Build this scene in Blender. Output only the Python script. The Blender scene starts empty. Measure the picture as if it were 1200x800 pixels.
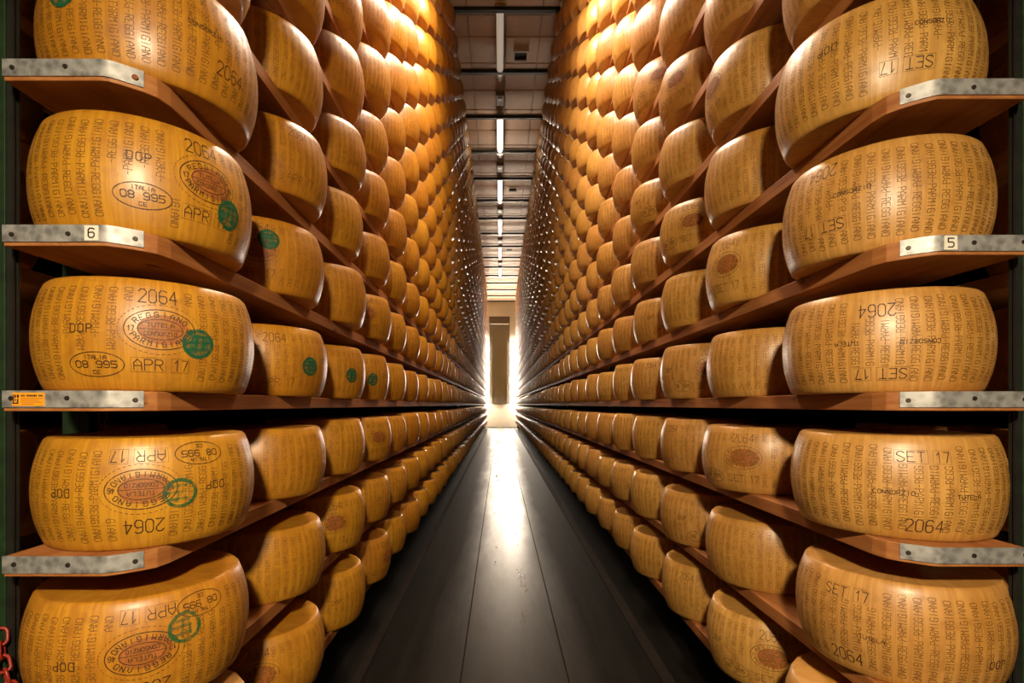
import bpy, bmesh, math, random
import numpy as np
from mathutils import Vector
random.seed(7)
rng = np.random.default_rng(11)
S = bpy.context.scene
COL = S.collection
PI = math.pi

# ------------------------------------------------------------------ camera, world, exposure
EYE = 1.2
cam = bpy.data.cameras.new('camera')
cam.sensor_width = 36.0
cam.lens = 18.0                       # 600 px focal length on a 1200 px frame
cam.shift_x = 14 / 1200
cam.shift_y = 74 / 1200
cam.clip_start = 0.05
cam.clip_end = 100
cam_ob = bpy.data.objects.new('camera', cam)
COL.objects.link(cam_ob)
cam_ob.location = (0, 0, EYE)
cam_ob.rotation_euler = (PI / 2, 0, 0)
S.camera = cam_ob

W = bpy.data.worlds.new('world')
S.world = W
W.use_nodes = True
W.node_tree.nodes['Background'].inputs[0].default_value = (1.0, 0.72, 0.5, 1)
W.node_tree.nodes['Background'].inputs[1].default_value = 0.004

S.view_settings.view_transform = 'Standard'
S.view_settings.look = 'None'
S.view_settings.gamma = 1
S.view_settings.use_curve_mapping = False
S.view_settings.exposure = 0.12

# lamp strengths (radiance of the diffusers); colours
LAMP_MOUTH_ASSUMED = 1950.0          # assumed unseen strip light above and behind the viewer
LAMP_FILL = 185.0          # fill lights added above the view to brighten wheels down the aisle
LAMP_AISLE = (0.3, 9.0, 6.0, 4.0, 4.0, 4.0)
LAMP_END_ADDED = 700.0           # unseen strips added at the far end to light wheels and wall
LAMP_WALL = 260.0           # assumed tubes on the far wall
C_WARM = (1.0, 0.80, 0.54)
C_NEAR = (1.0, 0.80, 0.60)
C_END = (1.0, 0.84, 0.66)

# ------------------------------------------------------------------ scene numbers (metres)
PITCH = 0.323              # shelf to shelf
T0 = 0.027                 # top of the eye-level shelf above the eye
RW, HW = 0.2175, 0.228     # wheel radius and height
STEP = 0.53                # wheel to wheel along a shelf
BOARD = 0.040
LEVELS = list(range(-3, 17))
NCOL = 46
RACK_END = 25.9
WALL_Y = 27.7
CEIL_Z = EYE + 5.58
SIDES = {                  # sign, wheel x, first wheel y, board inner/outer x, board front y, back wheel x
    'left': dict(s=-1, x=0.827, d=1.22, xi=0.70, xo=0.97, p=1.00, bx=1.36),
    'right': dict(s=1, x=0.970, d=1.31, xi=0.835, xo=1.09, p=1.06, bx=1.505),
}


def shelf_z(k):
    return EYE + T0 + PITCH * k


# ------------------------------------------------------------------ small helpers
def link(name, me, mat=None, parent=None):
    o = bpy.data.objects.new(name, me)
    COL.objects.link(o)
    if mat is not None and me is not None and len(me.materials) == 0:
        me.materials.append(mat)
    if parent is not None:
        o.parent = parent
    return o


def empty(name, loc=(0, 0, 0)):
    o = bpy.data.objects.new(name, None)
    o.empty_display_size = 0.1
    COL.objects.link(o)
    o.location = loc
    return o


def tag(o, label=None, cat=None, group=None, kind=None):
    if label:
        o['label'] = label
    if cat:
        o['category'] = cat
    if group:
        o['group'] = group
    if kind:
        o['kind'] = kind
    return o


def bm_box(bm, lo, hi, bevel=0.0):
    r = bmesh.ops.create_cube(bm, size=1.0)
    vs = r['verts']
    for v in vs:
        v.co = Vector([lo[i] + (v.co[i] + 0.5) * (hi[i] - lo[i]) for i in range(3)])
    if bevel > 0:
        es = list({e for v in vs for e in v.link_edges})
        bmesh.ops.bevel(bm, geom=es, offset=bevel, segments=2, affect='EDGES', profile=0.5)


def box_mesh(name, lo, hi, bevel=0.0):
    bm = bmesh.new()
    bm_box(bm, lo, hi, bevel)
    me = bpy.data.meshes.new(name)
    bm.to_mesh(me)
    bm.free()
    return me


def bm_finish(bm, name, smooth=False):
    me = bpy.data.meshes.new(name)
    bm.normal_update()
    bm.to_mesh(me)
    bm.free()
    if smooth:
        me.polygons.foreach_set('use_smooth', [True] * len(me.polygons))
    return me


def bm_cyl(bm, p0, p1, r, n=16, r2=None):
    p0, p1 = Vector(p0), Vector(p1)
    ax = (p1 - p0)
    L = ax.length
    q = ax.to_track_quat('Z', 'Y').to_matrix().to_4x4()
    q.translation = (p0 + p1) / 2
    bmesh.ops.create_cone(bm, cap_ends=True, segments=n, radius1=r, radius2=r if r2 is None else r2, depth=L, matrix=q)


def prism_mesh(name, pts, z0, z1, bevel=0.0):
    """Extrude a plan polygon (x, y) from z0 to z1."""
    bm = bmesh.new()
    lo = [bm.verts.new((x, y, z0)) for x, y in pts]
    hi = [bm.verts.new((x, y, z1)) for x, y in pts]
    n = len(pts)
    bm.faces.new(lo[::-1])
    bm.faces.new(hi)
    for i in range(n):
        j = (i + 1) % n
        bm.faces.new((lo[i], lo[j], hi[j], hi[i]))
    bmesh.ops.recalc_face_normals(bm, faces=bm.faces)
    if bevel > 0:
        bmesh.ops.bevel(bm, geom=list(bm.edges), offset=bevel, segments=2, affect='EDGES', profile=0.5)
    return bm_finish(bm, name)


# ------------------------------------------------------------------ materials
class Mat:
    def __init__(self, name):
        self.m = bpy.data.materials.new(name)
        self.m.use_nodes = True
        self.t = self.m.node_tree
        self.N = self.t.nodes
        self.b = self.N['Principled BSDF']

    def n(self, typ, **kw):
        nd = self.N.new(typ)
        for k, v in kw.items():
            if k.startswith('i_'):
                key = k[2:]
                key = int(key) if key.isdigit() else key
                nd.inputs[key].default_value = v
            else:
                setattr(nd, k, v)
        return nd

    def l(self, a, b):
        self.t.links.new(a, b)

    def math(self, op, a, b=None):
        nd = self.N.new('ShaderNodeMath')
        nd.operation = op
        for i, v in enumerate((a, b)):
            if v is None:
                continue
            if isinstance(v, (int, float)):
                nd.inputs[i].default_value = v
            else:
                self.l(v, nd.inputs[i])
        return nd.outputs[0]

    def ramp(self, fac, stops):
        nd = self.N.new('ShaderNodeValToRGB')
        e = nd.color_ramp.elements
        while len(e) < len(stops):
            e.new(0.5)
        for i, (p, c) in enumerate(stops):
            e[i].position = p
            e[i].color = (*c, 1) if len(c) == 3 else c
        self.l(fac, nd.inputs[0])
        return nd.outputs[0]

    def mix(self, fac, a, b, blend='MIX'):
        nd = self.N.new('ShaderNodeMix')
        nd.data_type = 'RGBA'
        nd.blend_type = blend
        for sock, v in ((nd.inputs[0], fac), (nd.inputs[6], a), (nd.inputs[7], b)):
            if isinstance(v, (int, float)):
                sock.default_value = v
            elif isinstance(v, tuple):
                sock.default_value = (*v, 1)
            else:
                self.l(v, sock)
        return nd.outputs[2]

    def noise(self, vec, scale, detail=4, rough=0.55):
        nd = self.n('ShaderNodeTexNoise')
        nd.inputs['Scale'].default_value = scale
        nd.inputs['Detail'].default_value = detail
        nd.inputs['Roughness'].default_value = rough
        if vec is not None:
            self.l(vec, nd.inputs['Vector'])
        return nd.outputs[0]

    def coords(self, kind='Object'):
        return self.N.new('ShaderNodeTexCoord').outputs[kind]

    def scaled(self, vec, sc, loc=None):
        nd = self.N.new('ShaderNodeMapping')
        nd.inputs['Scale'].default_value = sc
        self.l(vec, nd.inputs['Vector'])
        if loc is not None:
            self.l(loc, nd.inputs['Location'])
        return nd.outputs[0]

    def bump(self, h, strength, dist=0.01):
        nd = self.N.new('ShaderNodeBump')
        nd.inputs['Strength'].default_value = strength
        nd.inputs['Distance'].default_value = dist
        self.l(h, nd.inputs['Height'])
        self.l(nd.outputs[0], self.b.inputs['Normal'])

    def set(self, color=None, rough=None, metal=None, spec=None):
        if color is not None:
            if isinstance(color, tuple):
                self.b.inputs['Base Color'].default_value = (*color, 1)
            else:
                self.l(color, self.b.inputs['Base Color'])
        if rough is not None:
            if isinstance(rough, (int, float)):
                self.b.inputs['Roughness'].default_value = rough
            else:
                self.l(rough, self.b.inputs['Roughness'])
        if metal is not None:
            self.b.inputs['Metallic'].default_value = metal
        if spec is not None:
            self.b.inputs['Specular IOR Level'].default_value = spec
        return self


def mat_rind(name, base, pale, dark, distant=False):
    M = Mat(name)
    co = M.coords('Object')
    info = M.N.new('ShaderNodeObjectInfo')
    rnd = info.outputs['Random']
    off = M.n('ShaderNodeCombineXYZ')
    M.l(M.math('MULTIPLY', rnd, 37.0), off.inputs[0])
    M.l(M.math('MULTIPLY', rnd, 91.0), off.inputs[2])
    v = M.scaled(co, (1, 1, 1), off.outputs[0])
    big = M.noise(v, 5.0, 3)
    mid = M.noise(v, 26.0, 5, 0.6)
    col = M.mix(M.ramp(big, [(0.35, (0, 0, 0)), (0.68, (1, 1, 1))]), base, pale)
    col = M.mix(M.ramp(mid, [(0.52, (0, 0, 0)), (0.78, (0.75, 0.75, 0.75))]), col, dark)
    if not distant:
        sep = M.N.new('ShaderNodeSeparateXYZ')
        M.l(co, sep.inputs[0])
        ang = M.math('ARCTAN2', sep.outputs[0], sep.outputs[1])
        # thin vertical drip marks and the weave of the cloth that wrapped the rind
        vv = M.n('ShaderNodeCombineXYZ')
        M.l(M.math('MULTIPLY', ang, 9.0), vv.inputs[0])
        M.l(M.math('MULTIPLY', sep.outputs[2], 2.4), vv.inputs[1])
        M.l(M.math('MULTIPLY', rnd, 50.0), vv.inputs[2])
        st = M.noise(vv.outputs[0], 3.0, 4, 0.6)
        col = M.mix(M.ramp(st, [(0.42, (0.45, 0.45, 0.45)), (0.62, (0, 0, 0))]), col, dark)
        vw = M.n('ShaderNodeCombineXYZ')
        M.l(M.math('MULTIPLY', ang, 60.0), vw.inputs[0])
        M.l(M.math('MULTIPLY', sep.outputs[2], 420.0), vw.inputs[1])
        weave = M.noise(vw.outputs[0], 1.0, 2, 0.5)
        hgt = M.math('ADD', M.math('MULTIPLY', weave, 0.35), M.math('MULTIPLY', mid, 0.8))
        M.bump(hgt, 0.22, 0.002)
        rough = M.ramp(mid, [(0.3, (0.36, 0.36, 0.36)), (0.7, (0.50, 0.50, 0.50))])
        M.set(rough=rough)
        hs = M.N.new('ShaderNodeHueSaturation')
        M.l(col, hs.inputs['Color'])
        M.l(M.math('ADD', M.math('MULTIPLY', rnd, 0.010), 0.495), hs.inputs['Hue'])
        M.l(M.math('ADD', M.math('MULTIPLY', rnd, 0.12), 0.96), hs.inputs['Value'])
        col = hs.outputs[0]
    else:
        M.set(rough=0.42)
    M.set(color=col, spec=0.5)
    M.b.inputs['Coat Weight'].default_value = 0.35
    M.b.inputs['Coat Roughness'].default_value = 0.34
    return M.m


def mat_wood(name, a, b, rough=0.6, scale=(9, 0.8, 22)):
    M = Mat(name)
    co = M.coords('Object')
    info = M.N.new('ShaderNodeObjectInfo')
    off = M.n('ShaderNodeCombineXYZ')
    M.l(M.math('MULTIPLY', info.outputs['Random'], 23.0), off.inputs[1])
    v = M.scaled(co, scale, off.outputs[0])
    g = M.noise(v, 3.0, 6, 0.65)
    k = M.noise(M.scaled(co, (14, 5, 14), off.outputs[0]), 1.6, 3)
    col = M.mix(M.ramp(g, [(0.3, (0, 0, 0)), (0.7, (1, 1, 1))]), a, b)
    col = M.mix(M.ramp(k, [(0.66, (0, 0, 0)), (0.74, (0.85, 0.85, 0.85))]), col, tuple(x * 0.25 for x in a))
    M.bump(g, 0.3, 0.002)
    return M.set(color=col, rough=rough).m


def mat_plain(name, c, rough=0.5, metal=0.0, vary=0.25, scale=30, bump=0.0):
    M = Mat(name)
    nz = M.noise(M.coords('Object'), scale, 5, 0.6)
    lo = tuple(x * (1 - vary) for x in c)
    hi = tuple(min(1, x * (1 + vary)) for x in c)
    M.set(color=M.ramp(nz, [(0.3, lo), (0.7, hi)]), rough=rough, metal=metal)
    if bump:
        M.bump(nz, bump, 0.003)
    return M.m


def mat_emit(name, color, strength):
    M = Mat(name)
    M.set(color=(0.42, 0.35, 0.27), rough=0.5)
    M.b.inputs['Emission Color'].default_value = (*color, 1)
    M.b.inputs['Emission Strength'].default_value = strength
    return M.m


RIND_L = mat_rind('rind_golden', (0.43, 0.186, 0.010), (0.54, 0.258, 0.019), (0.27, 0.094, 0.005))
RIND_R = mat_rind('rind_pale', (0.48, 0.244, 0.046), (0.59, 0.325, 0.085), (0.30, 0.130, 0.020))
RIND_FAR = mat_rind('rind_distant', (0.48, 0.232, 0.040), (0.60, 0.31, 0.075), (0.30, 0.122, 0.018), True)


def mat_ink(name, c, fade, top=1.0, grain=70):
    M = Mat(name)
    nz = M.noise(M.coords('Object'), grain, 3)
    M.set(color=c, rough=0.55)
    M.l(M.ramp(nz, [(0.3, (fade, fade, fade)), (0.6, (top, top, top))]), M.b.inputs['Alpha'])
    return M.m


INK = mat_ink('pricked_lettering', (0.17, 0.072, 0.010), 0.25)
INK_FAINT = mat_ink('worn_lettering', (0.27, 0.115, 0.014), 0.10)
INK_STAMP = mat_ink('worn_stamp_ink', (0.13, 0.052, 0.010), 0.15)
INK_DARK = mat_ink('stamp_ink', (0.045, 0.018, 0.006), 0.45)
INK_GREEN = mat_ink('green_ink', (0.004, 0.115, 0.050), 0.12, 0.72, 55)
INK_GREEN_FAINT = mat_ink('faint_green_ink', (0.012, 0.12, 0.035), 0.05, 0.55, 55)
INK_BLACK = mat_plain('print_black', (0.02, 0.018, 0.015), 0.6, vary=0.1)
PLAQUE = mat_ink('casein_plaque', (0.36, 0.115, 0.02), 0.25)
WOOD = mat_wood('shelf_wood', (0.25, 0.075, 0.015), (0.42, 0.175, 0.048))
WOOD_BACK = mat_wood('back_shelf_wood', (0.52, 0.30, 0.12), (0.68, 0.43, 0.20))
GREEN = mat_plain('green_steel', (0.005, 0.022, 0.004), 0.6, vary=0.5)
POST_DARK = mat_plain('blackened_steel', (0.006, 0.006, 0.004), 0.6, vary=0.5)
DARK_STEEL = mat_plain('dark_steel', (0.03, 0.028, 0.022), 0.45, 0.6)
SCREW = mat_plain('screw_steel', (0.05, 0.04, 0.03), 0.5, 0.7)
RUST = mat_plain('rusty_screw', (0.20, 0.055, 0.015), 0.8, vary=0.5, scale=200)
PAPER = mat_plain('paper_tag', (0.72, 0.68, 0.58), 0.6, vary=0.06)
ORANGE = mat_plain('orange_sticker', (0.85, 0.33, 0.015), 0.5, vary=0.06)
CHAIN_RED = mat_plain('red_chain', (0.22, 0.014, 0.006), 0.45, vary=0.3)


def mat_plate():
    M = Mat('galvanised_steel')
    co = M.coords('Object')
    v = M.n('ShaderNodeTexVoronoi')
    v.inputs['Scale'].default_value = 55
    M.l(co, v.inputs['Vector'])
    nz = M.noise(co, 38, 6, 0.65)
    s = M.math('ADD', M.math('MULTIPLY', v.outputs['Distance'], 0.5), nz)
    col = M.ramp(s, [(0.35, (0.12, 0.118, 0.112)), (0.62, (0.27, 0.27, 0.265)), (0.9, (0.44, 0.44, 0.43))])
    M.set(color=col, metal=0.55, rough=M.ramp(nz, [(0.3, (0.42, 0.42, 0.42)), (0.7, (0.62, 0.62, 0.62))]))
    return M.m


PLATE = mat_plate()


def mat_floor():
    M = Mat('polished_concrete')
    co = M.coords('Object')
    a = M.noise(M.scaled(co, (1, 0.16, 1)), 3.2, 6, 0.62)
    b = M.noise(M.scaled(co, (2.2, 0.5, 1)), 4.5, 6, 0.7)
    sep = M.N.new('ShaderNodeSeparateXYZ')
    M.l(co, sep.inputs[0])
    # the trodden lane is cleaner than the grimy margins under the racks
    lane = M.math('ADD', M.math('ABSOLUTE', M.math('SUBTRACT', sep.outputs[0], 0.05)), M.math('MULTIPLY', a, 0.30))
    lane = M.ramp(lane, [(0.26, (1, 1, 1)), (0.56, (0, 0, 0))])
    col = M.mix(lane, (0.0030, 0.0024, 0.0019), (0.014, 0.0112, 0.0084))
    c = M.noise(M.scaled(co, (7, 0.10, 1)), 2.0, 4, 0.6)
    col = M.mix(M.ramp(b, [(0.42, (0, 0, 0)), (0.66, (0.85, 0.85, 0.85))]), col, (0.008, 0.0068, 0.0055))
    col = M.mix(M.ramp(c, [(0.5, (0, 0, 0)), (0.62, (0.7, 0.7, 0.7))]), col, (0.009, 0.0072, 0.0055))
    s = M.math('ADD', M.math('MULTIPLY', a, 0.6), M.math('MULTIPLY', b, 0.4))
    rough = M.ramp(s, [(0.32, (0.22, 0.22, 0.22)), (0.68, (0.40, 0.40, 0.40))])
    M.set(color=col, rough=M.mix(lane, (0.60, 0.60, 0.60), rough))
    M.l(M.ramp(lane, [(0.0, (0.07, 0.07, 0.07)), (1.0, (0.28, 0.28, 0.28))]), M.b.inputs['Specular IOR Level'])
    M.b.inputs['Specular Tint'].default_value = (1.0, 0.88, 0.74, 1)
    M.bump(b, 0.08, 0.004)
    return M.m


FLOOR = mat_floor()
CEIL = mat_plain('ceiling_panel_paint', (0.80, 0.585, 0.41), 0.6, vary=0.08, scale=3)
CEIL_GAP = mat_plain('ceiling_joint', (0.62, 0.54, 0.44), 0.6, vary=0.1)
CEIL_BAND = mat_plain('ceiling_band', (0.33, 0.235, 0.16), 0.6, vary=0.12, scale=6)
WALL = mat_plain('white_wall', (0.74, 0.66, 0.55), 0.6, vary=0.05, scale=3)
WALL_AND_BLOCKER_DARK = mat_plain('dark_wall_and_light_blocker', (0.010, 0.008, 0.006), 1.0, vary=0.1, scale=3)
WALL_AND_BLOCKER_DARK.node_tree.nodes['Principled BSDF'].inputs['Specular IOR Level'].default_value = 0.05
DOOR = mat_plain('grey_door_paint', (0.20, 0.17, 0.135), 0.45, vary=0.06, scale=8)
DOOR_DARK = mat_plain('door_header_paint', (0.11, 0.08, 0.055), 0.6, vary=0.1)
CONDUIT = mat_plain('pale_conduit', (0.62, 0.54, 0.44), 0.4, vary=0.08)
BOXBROWN = mat_plain('junction_box_plastic', (0.17, 0.10, 0.06), 0.5, vary=0.2)
HOUSING = mat_plain('lamp_housing', (0.40, 0.34, 0.27), 0.4, vary=0.08)
GUIDE = mat_plain('guide_strip', (0.012, 0.008, 0.006), 0.85, vary=0.35, scale=9)
GUIDE.node_tree.nodes['Principled BSDF'].inputs['Specular IOR Level'].default_value = 0.1
VOID = mat_plain('vent_void', (0.03, 0.022, 0.016), 0.8, vary=0.2)

# ------------------------------------------------------------------ building shell
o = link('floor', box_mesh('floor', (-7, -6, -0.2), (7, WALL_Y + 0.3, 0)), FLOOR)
tag(o, kind='structure')
# raised joint covers running the length of the aisle
for i, (x0, x1, m) in enumerate(((-0.64, -0.60, GUIDE), (0.70, 0.755, GUIDE), (-0.176, -0.168, GUIDE), (0.295, 0.303, GUIDE))):
    o = link('trim_%d' % (i + 1), box_mesh('floor_strip', (x0, -4, 0), (x1, WALL_Y - 0.4, 0.0012 if x1 - x0 < 0.02 else 0.008)), m)
    tag(o, kind='structure')

ceil = link('ceiling', box_mesh('ceiling', (-7, -6, CEIL_Z + 0.03), (7, WALL_Y + 0.3, CEIL_Z + 0.25)), CEIL_GAP)
tag(ceil, kind='structure')
BAY = 1.32
BEAM0 = 7.04
trim_i = 5
ny0 = BEAM0 - 5 * BAY
xs = [-2.4, -1.45, -0.47, 0.60, 1.55, 2.5]
cache = {}
for b in range(21):
    y0 = ny0 + b * BAY
    if y0 > WALL_Y - 0.2:
        break
    rows = [(y0 + 0.02, y0 + 0.16), (y0 + 0.30, y0 + 0.72), (y0 + 0.74, y0 + BAY)]
    for (r0, r1) in rows:
        r1 = min(r1, WALL_Y - 0.01)
        if r1 - r0 < 0.05:
            continue
        for j in range(5):
            key = (round(r1 - r0, 3), j)
            if key not in cache:
                cache[key] = box_mesh('ceiling_panel', (0, 0, 0), (xs[j + 1] - xs[j] - 0.014, r1 - r0 - 0.014, 0.03), 0.004)
            p = link('ceiling_panel', cache[key], CEIL, ceil)
            p.location = (xs[j] + 0.007, r0 + 0.007, CEIL_Z)
    bt = link('ceiling_band', box_mesh('ceiling_band', (-2.4, y0 + 0.175, CEIL_Z - 0.012), (2.5, y0 + 0.285, CEIL_Z + 0.03), 0.005), CEIL_BAND, ceil)  # darker brown band across the ceiling, just past each crossbar
    bm = bmesh.new()
    bm_box(bm, (-2.4, y0 - 0.028, EYE + 5.40), (2.5, y0 + 0.028, EYE + 5.408))
    bm_box(bm, (-2.4, y0 - 0.005, EYE + 5.40), (2.5, y0 + 0.005, EYE + 5.47))
    for xx in (-1.9, -1.1, 1.2, 2.0):
        bm_box(bm, (xx - 0.006, y0 - 0.006, EYE + 5.46), (xx + 0.006, y0 + 0.006, CEIL_Z + 0.03))
    o = link('trim_%d' % trim_i, bm_finish(bm, 'ceiling_crossbar'), DARK_STEEL)
    tag(o, kind='structure')
    trim_i += 1

o = link('wall_back', box_mesh('wall_back', (-7, WALL_Y, 0), (7, WALL_Y + 0.2, CEIL_Z + 0.03)), WALL)
tag(o, kind='structure')
o = link('wall_front', box_mesh('wall_front', (-7, -6, 0), (7, -5.8, CEIL_Z + 0.03)), WALL_AND_BLOCKER_DARK)
tag(o, kind='structure')
for nm, x in (('light_blocker_left', -2.15), ('light_blocker_right', 2.1)):  # near-black sheets added behind the racks to block light and keep gaps dark
    o = link(nm, box_mesh(nm, (x, 0.8, 0), (x + 0.1, WALL_Y, CEIL_Z)), WALL_AND_BLOCKER_DARK)
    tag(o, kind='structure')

# tall sectional door on the far wall
door = empty('door_1', (0, WALL_Y - 0.06, 0))
tag(door, kind='structure')
DX0, DX1, DZ0, DZ1 = -0.57, 0.52, EYE + 0.03, EYE + 4.75
link('door_leaf', box_mesh('door_leaf', (DX0, -0.02, DZ0), (DX1, 0.05, DZ1 - 0.36), 0.006), DOOR, door)
link('door_header', box_mesh('door_header', (DX0 - 0.01, -0.10, DZ1 - 0.36), (DX1 + 0.01, 0.05, DZ1), 0.01), DOOR_DARK, door)
bm = bmesh.new()
bm_cyl(bm, (DX0 + 0.06, -0.13, DZ1 - 0.42), (DX1 - 0.06, -0.13, DZ1 - 0.42), 0.025, 12)
link('header_rail', bm_finish(bm, 'header_rail'), CONDUIT, door)
secs = [(DZ0 + 0.10, DZ0 + 1.36), (DZ0 + 1.50, DZ0 + 2.76), (DZ0 + 2.90, DZ1 - 0.50)]
for z0, z1 in secs:
    bm = bmesh.new()
    for (a, b2) in (((DX0 + 0.12, z0), (DX1 - 0.12, z0 + 0.05)), ((DX0 + 0.12, z1 - 0.05), (DX1 - 0.12, z1)),
                    ((DX0 + 0.12, z0 + 0.05), (DX0 + 0.17, z1 - 0.05)), ((DX1 - 0.17, z0 + 0.05), (DX1 - 0.12, z1 - 0.05))):
        bm_box(bm, (a[0], -0.045, a[1]), (b2[0], -0.015, b2[1]), 0.004)
    link('panel_frame', bm_finish(bm, 'panel_frame'), DOOR, door)
    link('panel', box_mesh('panel', (DX0 + 0.18, -0.03, z0 + 0.06), (DX1 - 0.18, -0.015, z1 - 0.06), 0.004), DOOR, door)

# ------------------------------------------------------------------ lamps
def strip_light(loc, length, along, color, strength, label, group, width=0.12, drop=False):
    """A batten with a translucent cover; light leaves the cover only."""
    t = empty('strip_light', loc)
    tag(t, label, 'lamp', group)
    hx, hy = (length / 2, width / 2) if along == 'x' else (width / 2, length / 2)
    link('lamp_housing', box_mesh('lamp_housing', (-hx, -hy, 0), (hx, hy, 0.05), 0.006), HOUSING, t)
    # rounded cover, open at the top where the housing closes it
    bm = bmesh.new()
    n = 8
    half = (width / 2) * 0.86
    L2 = length / 2 - 0.02
    rows = []
    for i in range(n + 1):
        a = PI * i / n
        u, w = -half * math.cos(a), -0.055 * math.sin(a)
        p0, p1 = ((-L2, u, w), (L2, u, w)) if along == 'x' else ((u, -L2, w), (u, L2, w))
        rows.append((bm.verts.new(p0), bm.verts.new(p1)))
    for i in range(n):
        bm.faces.new((rows[i][0], rows[i][1], rows[i + 1][1], rows[i + 1][0]))
    bm.faces.new([r[0] for r in rows])
    bm.faces.new([r[1] for r in rows][::-1])
    bmesh.ops.recalc_face_normals(bm, faces=bm.faces)
    link('lamp_cover', bm_finish(bm, 'lamp_cover'), mat_emit('lamp_glow', color, strength), t)
    bm = bmesh.new()
    for s in (-1, 1):
        e = s * (length / 2)
        if along == 'x':
            bm_box(bm, (e - 0.02, -hy - 0.012, -0.05), (e + 0.02, hy + 0.012, 0.055), 0.006)
        else:
            bm_box(bm, (-hx - 0.012, e - 0.02, -0.05), (hx + 0.012, e + 0.02, 0.055), 0.006)
    link('end_cap', bm_finish(bm, 'end_cap'), HOUSING, t)
    if drop:
        bm = bmesh.new()
        for s in (-0.4, 0.4):
            q = (s * length, 0) if along == 'x' else (0, s * length)
            bm_cyl(bm, (q[0], q[1], 0.05), (q[0], q[1], CEIL_Z - loc[2]), 0.004, 6)
        link('hanger_rod', bm_finish(bm, 'hanger_rod'), DARK_STEEL, t)
    return t


ORD = ['nearest', 'second', 'third', 'fourth', 'fifth', 'sixth']
LZ = CEIL_Z - 0.11
for i in range(6):
    y0 = 7.05 + 2.66 * i
    strip_light((0.0, y0 + 0.72, LZ), 1.42, 'y', C_NEAR, LAMP_AISLE[i],
                '%s strip light in the row along the middle of the ceiling' % ORD[i], 'ceiling strip lights over the aisle', 0.12)
strip_light((0.0, 2.9, EYE + 3.1), 0.8, 'y', C_NEAR, LAMP_FILL, 'added fill light hanging lowest between the racks, over the near aisle', None, 0.14, True)
strip_light((0.0, 4.0, EYE + 3.75), 1.0, 'y', C_NEAR, LAMP_FILL * 1.1, 'added fill light hanging high between the racks, over the near aisle', None, 0.14, True)
for i, (x, y, z) in enumerate(((0.0, -0.85, EYE + 0.95),)):  # unseen lamp, assumed from the highlights and shadows on the near wheels
    strip_light((x, y, z), 0.2, 'x', C_WARM, LAMP_MOUTH_ASSUMED, 'assumed short strip light hanging over the near end of the aisle',
                None, 0.17, True)
for i, x in enumerate((-0.98, 1.12)):  # hidden lamps added behind the rack ends to brighten far wheels and wall
    strip_light((x, WALL_Y - 0.22, EYE + 0.5), 0.36, 'x', C_END, LAMP_END_ADDED, 'added unseen short strip light on the far wall behind the %s rack' % ('left', 'right')[i],
                'added strip lights of the far cross aisle', 0.2, True)
# tall glowing panels beside the far door, lamps assumed from the bright strips there
for i, x in enumerate((-0.735, 0.70)):
    t = empty('wall_light', (x, WALL_Y, EYE))
    tag(t, 'tall glowing light on the far wall, %s side of the door' % ('left', 'right')[i], 'lamp', 'wall lights beside the far door')
    link('mounting_rail', box_mesh('mounting_rail', (-0.12, -0.05, -0.1), (0.12, -0.002, 3.4), 0.006), HOUSING, t)
    bm = bmesh.new()
    bm_box(bm, (-0.10, -0.10, -0.06), (0.10, -0.05, 3.36), 0.02)
    link('lamp_cover', bm_finish(bm, 'lamp_cover'), mat_emit('wall_light_glow', C_END, LAMP_WALL), t)

# conduit and boxes between the fixtures
bm = bmesh.new()
bm_box(bm, (-0.035, -4.0, CEIL_Z - 0.05), (0.035, 23.0, CEIL_Z - 0.014), 0.004)
bm_cyl(bm, (0.085, -4.0, CEIL_Z - 0.026), (0.085, 23.0, CEIL_Z - 0.026), 0.011, 8)
o = link('cable_conduit', bm_finish(bm, 'cable_conduit'), CONDUIT)
tag(o, 'pale cable channel running along the middle of the ceiling', 'conduit')
for i in range(5):
    t = empty('junction_box', (0.0, 7.05 + 1.44 + 2.66 * i + 0.72, CEIL_Z - 0.03))
    tag(t, 'brown junction box after the %s strip light on the ceiling' % ORD[i], 'junction box', 'ceiling junction boxes')
    link('box_body', box_mesh('box_body', (-0.075, -0.17, -0.09), (0.075, 0.17, 0.0), 0.012), BOXBROWN, t)
    link('box_cover', box_mesh('box_cover', (-0.04, -0.09, -0.10), (0.04, -0.01, -0.088), 0.004), CONDUIT, t)
for i, (x, y) in enumerate(((0.33, 8.18), (0.33, 13.25), (0.33, 18.4))):
    t = empty('ceiling_vent', (x, y, CEIL_Z))
    tag(t, '%s square vent in the ceiling beside the strip lights' % ORD[i], 'vent', 'square ceiling vents')
    bm = bmesh.new()
    for lo, hi in (((-0.12, -0.13), (0.12, -0.10)), ((-0.12, 0.10), (0.12, 0.13)), ((-0.12, -0.10), (-0.095, 0.10)), ((0.095, -0.10), (0.12, 0.10))):
        bm_box(bm, (lo[0], lo[1], -0.03), (hi[0], hi[1], 0.0), 0.003)
    link('vent_frame', bm_finish(bm, 'vent_frame'), CONDUIT, t)
    link('vent_grille', box_mesh('vent_grille', (-0.095, -0.10, -0.006), (0.095, 0.10, -0.001)), VOID, t)

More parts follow.
